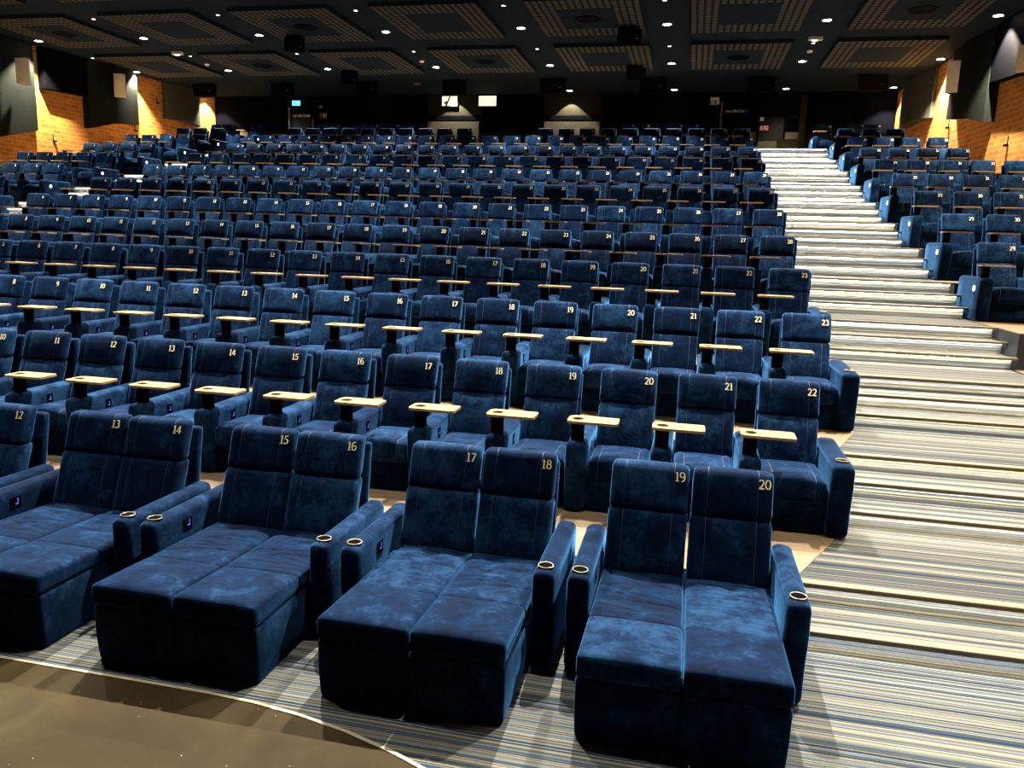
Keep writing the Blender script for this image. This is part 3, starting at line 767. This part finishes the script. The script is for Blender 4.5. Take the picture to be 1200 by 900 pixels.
for yi, y in enumerate((19.2, 14.45)):
    for xi, x in enumerate(LXS[:7]):
        o = sm if first else copy_tree(sm); first = False
        o.location = (x, y, ZC-.001)
        tag(o, 'small ceiling spot, %s from the left between the %s pair of panel rows' % (ORD[xi], ('back', 'front')[yi]) if False else 'small white ceiling spot, %s from the left in the %s row of small spots' % (ORD[xi], ('back', 'front')[yi]), 'ceiling spot', 'small ceiling spots')
# detectors
for x, y, lab in ((-11.45, 20.6, 'round smoke detector right of the third back ceiling panel'), (1.57, 20.2, 'round smoke detector near the right aisle, beside the sixth back panel'), (-19.95, 20.5, 'round smoke detector between the two leftmost back ceiling panels')):
    bm = bmesh.new(); cyl(bm, (0, 0), .075, -.05, .0, 20, r2=.09); fixn(bm); o = finish('smoke_detector', bm, M['white']); o.location = (x, y, ZC-.001); tag(o, lab, 'smoke detector', 'smoke detectors')
for x, y, lab in ((-19.85, 18.6, 'small white emergency lamp box on the ceiling at left'), (1.5, 18.5, 'small white emergency lamp box on the ceiling above the right aisle')):
    r = empty('ceiling_emergency_lamp', (x, y, ZC+.003)); tag(r, lab, 'emergency lamp', 'emergency lamps')
    bm = bmesh.new(); rbox(bm, (0, 0, -.05), (.2, .09, .05), .02); part('body', bm, M['white'], r)
    bm = bmesh.new(); cyl(bm, (-.02, 0), .07, -.115, -.098, 18); part('lens', bm, M['lens_s'], r, False)
bm = bmesh.new(); rbox(bm, (0, 0, -.03), (.14, .14, .03), .02); fixn(bm); o = finish('ceiling_plate', bm, M['tan'], smooth=True); o.location = (-12.95, 24.3, ZC-.001); tag(o, 'small cream ceiling plate behind the third back panel', 'ceiling plate')
# hanging loudspeakers on the ceiling (back row, horn shaped, tilted forward) and angled ones by the panels
def hang(x, y, w, d, h, lab, tilt=0., rz=0., name='ceiling_speaker'):
    r = empty(name, (x, y, ZC-.05), rz); tag(r, lab, 'speaker', 'ceiling speakers')
    bm = bmesh.new(); pts = []
    for z, s in ((-.01, 1.), (-h, 1.)):
        for (a, b) in ((-w/2, -d/2), (w/2, -d/2), (w/2*.72, d/2), (-w/2*.72, d/2)):
            v = Vector((a, b, z)); v = Matrix.Rotation(tilt, 3, 'X') @ v; pts.append(v-Vector((0, 0, abs(math.sin(tilt))*d*.5)))
    hull(bm, pts); c = finish('cabinet', bm, M['black'], r)
    bm = bmesh.new(); hull(bm, [p+Vector((0, -.012, 0)) for p in (Matrix.Rotation(tilt, 3, 'X') @ Vector(q)-Vector((0, 0, abs(math.sin(tilt))*d*.5)) for q in ((-w*.46, -d/2, -.04), (w*.46, -d/2, -.04), (w*.46, -d/2, -h+.03), (-w*.46, -d/2, -h+.03), (-w*.46, -d/2+.005, -.04), (w*.46, -d/2+.005, -h+.03)))])
    finish('grille', bm, M['black'], c)
    bm = bmesh.new(); q = Matrix.Rotation(tilt, 3, 'X') @ Vector((w*.28, -d/2-.02, -h*.6)); cyl(bm, (q.x, 0, q.z-abs(math.sin(tilt))*d*.5), .014, q.y-.008, q.y+.006, 10, axis='Y'); finish('badge', bm, M['white'], c)
    bm = bmesh.new(); box(bm, -.05, .05, -.05, .05, -.1, .049); finish('hanger', bm, M['black'], r)
for i, x in enumerate((-22.3, -18.65, -14.9, -11.2, -7.25, -3.45, .40, 4.2)):
    hang(x, 23.95, .98, .42, .50, 'black box speaker, %s from the left in the row hung before the back wall' % ORD[i])
for x, y, lab in ((-14.2, 16.5, 'angled black speaker under the third middle ceiling panel'), (-14.6, 21.45, 'angled black speaker under the third back ceiling panel'), (-3.8, 16.4, 'angled black speaker under the fifth middle ceiling panel'), (-3.95, 21.35, 'angled black speaker under the fifth back ceiling panel')):
    hang(x, y, .62, .55, .42, lab, math.radians(18), math.radians(25))

# ------------------------------------------------------------------ seats
P_ = .72
fl = {'mid': recliner('mid'), 'right': recliner('right'), 'lamp_left': recliner('lamp_left'), 'lamp_right': recliner('lamp_right')}
used = set(); count = 0
def visible(x, y, z, mg=70):
    pts = [px(x+a, y+b, z+c) for a, b, c in ((-.45, -.85, .8), (.45, .1, 1.13), (-.45, -.85, 0), (.3, -.85, .8))]
    return any(-mg < p[0] < 1200+mg and -50 < p[1] < 930 for p in pts)
def put_seat(kind, n, x, y, z, label, group, shown=True):
    global count
    o = fl[kind] if kind not in used else copy_tree(fl[kind]); used.add(kind)
    o.location = (x, y, z)
    tag(o, label, 'cinema seat', group); count += 1
    return o
plan = []
W13 = ['', 'first', 'second', 'third', 'fourth', 'fifth', 'sixth', 'seventh', 'eighth', 'ninth', 'tenth', 'eleventh', 'twelfth', 'thirteenth']
for k in range(2, 13):
    yl = 2.*(k-2); z = F[k]; gm = 'recliners in the %s row of the centre block' % W13[k]
    if k == 2: seq = [(n, .228+(n-23)*P_-.19) for n in range(22, 3, -1)]
    elif k < 5: seq = [(n, -.115+(n-23)*P_-.19) for n in range(23, 0, -1)]
    else: seq = [(n, -.112+(n-28)*P_-.19) for n in range(28, 5, -1)]
    for i, (n, x) in enumerate(seq):
        if k == 12 and n in (16, 17, 18): continue
        if not visible(x, yl, z): continue
        plan.append(('right' if i == 0 or (k == 12 and n == 15) else 'mid', n, x, yl, z, 'blue velvet recliner numbered %d in the %s row of the centre block' % (n, W13[k]), gm))
    if k >= 5:
        for n in range(29, 38):
            x = 3.07+(n-29)*P_-.19
            if x+.5 > rwx(yl)-.02 or (k in (10, 11) and n > 32) or (k == 12 and n > 31): break
            if not visible(x, yl, z, 40): continue
            plan.append(('lamp_left' if n == 29 else 'mid', n, x, yl, z, 'blue velvet recliner numbered %d in the %s row of the right side block' % (n, W13[k]), 'recliners in the %s row of the right block' % W13[k]))
    if k >= 4:
        lo = {9: 1, 10: 2, 11: 2, 12: 3}.get(k, 1)
        for n in range(5, lo-1, -1):
            x = -19.12+(n-5)*P_-.19
            if x-.5 < lwx(yl)+.02: break
            if not visible(x, yl, z, 40): continue
            plan.append(('lamp_right' if n == 5 else 'mid', n, x, yl, z, 'blue velvet recliner numbered %d in the %s row of the left side block' % (n, W13[k]), 'recliners in the %s row of the left block' % W13[k]))
for kd, n, x, y, z, lab, g in plan:
    o = put_seat(kd, n, x, y, z, lab, g)
    set_numbers(o, [n])
# top row: singles and love seats on the top landing
for x, n, lab, kd in ((2.62, 29, 'blue velvet recliner in the top row just right of the right aisle', 'lamp_left'), (-19.44, 5, 'blue velvet recliner in the top row just left of the left aisle', 'lamp_right')):
    o = put_seat(kd, n, x, 23.0, F[13], lab, 'recliners in the top row'); set_numbers(o, [n])
ls = seat_pair(False, 1); fst = True
for i, (x, ns, lab) in enumerate(((-20.95, (3, 4), 'blue velvet love seat in the top row against the left brick wall'), (-16.28, (6, 7), 'dark velvet love seat in the top row below the dim red fire sign'),
        (-14.60, (8, 9), 'blue velvet love seat in the top row, second right of the left back door'), (-13.18, (10, 11), 'blue velvet love seat in the top row just left of the left lit bay'),
        (-3.96, (21, 22), 'dark velvet love seat in the top row right of the right lit bay'), (-2.23, (24, 25), 'bright blue love seat in the top row, nearest the thin timber strip'), (3.94, (31, 32), 'blue velvet love seat in the top row near the right brick wall'))):
    o = ls if fst else copy_tree(ls); fst = False
    o.location = (x, 23.0, F[13]); set_numbers(o, ns); tag(o, lab, 'love seat', 'top row love seats')
# front row: two-seat daybeds
names = [(19, 20, 'the right aisle carpet'), (17, 18, 'between its neighbours numbered 16 and 19'), (15, 16, 'above the curved edge of the brown floor'), (13, 14, 'cut by the left picture edge'), (11, 12, 'at the far left, mostly outside the picture')]
for i, (a, b, t) in enumerate(names):
    o = seat_pair(True, i+1); o.location = (-1.525-1.485*i, -2.0, F[1]); set_numbers(o, (a, b))
    tag(o, 'blue velvet two-seat daybed numbered %d and %d, %s' % (a, b, ('beside ' if i == 0 else '')+t), 'daybed', 'front row daybeds')
print('SEATS', count)

# ------------------------------------------------------------------ light in the room and colour management
w = D.worlds.new('world'); S.world = w; w.use_nodes = True
w.node_tree.nodes['Background'].inputs[0].default_value = (.25, .42, 1., 1); w.node_tree.nodes['Background'].inputs[1].default_value = .006
S.view_settings.view_transform = 'Standard'; S.view_settings.look = 'None'; S.view_settings.gamma = 1; S.view_settings.use_curve_mapping = False
S.view_settings.exposure = .95
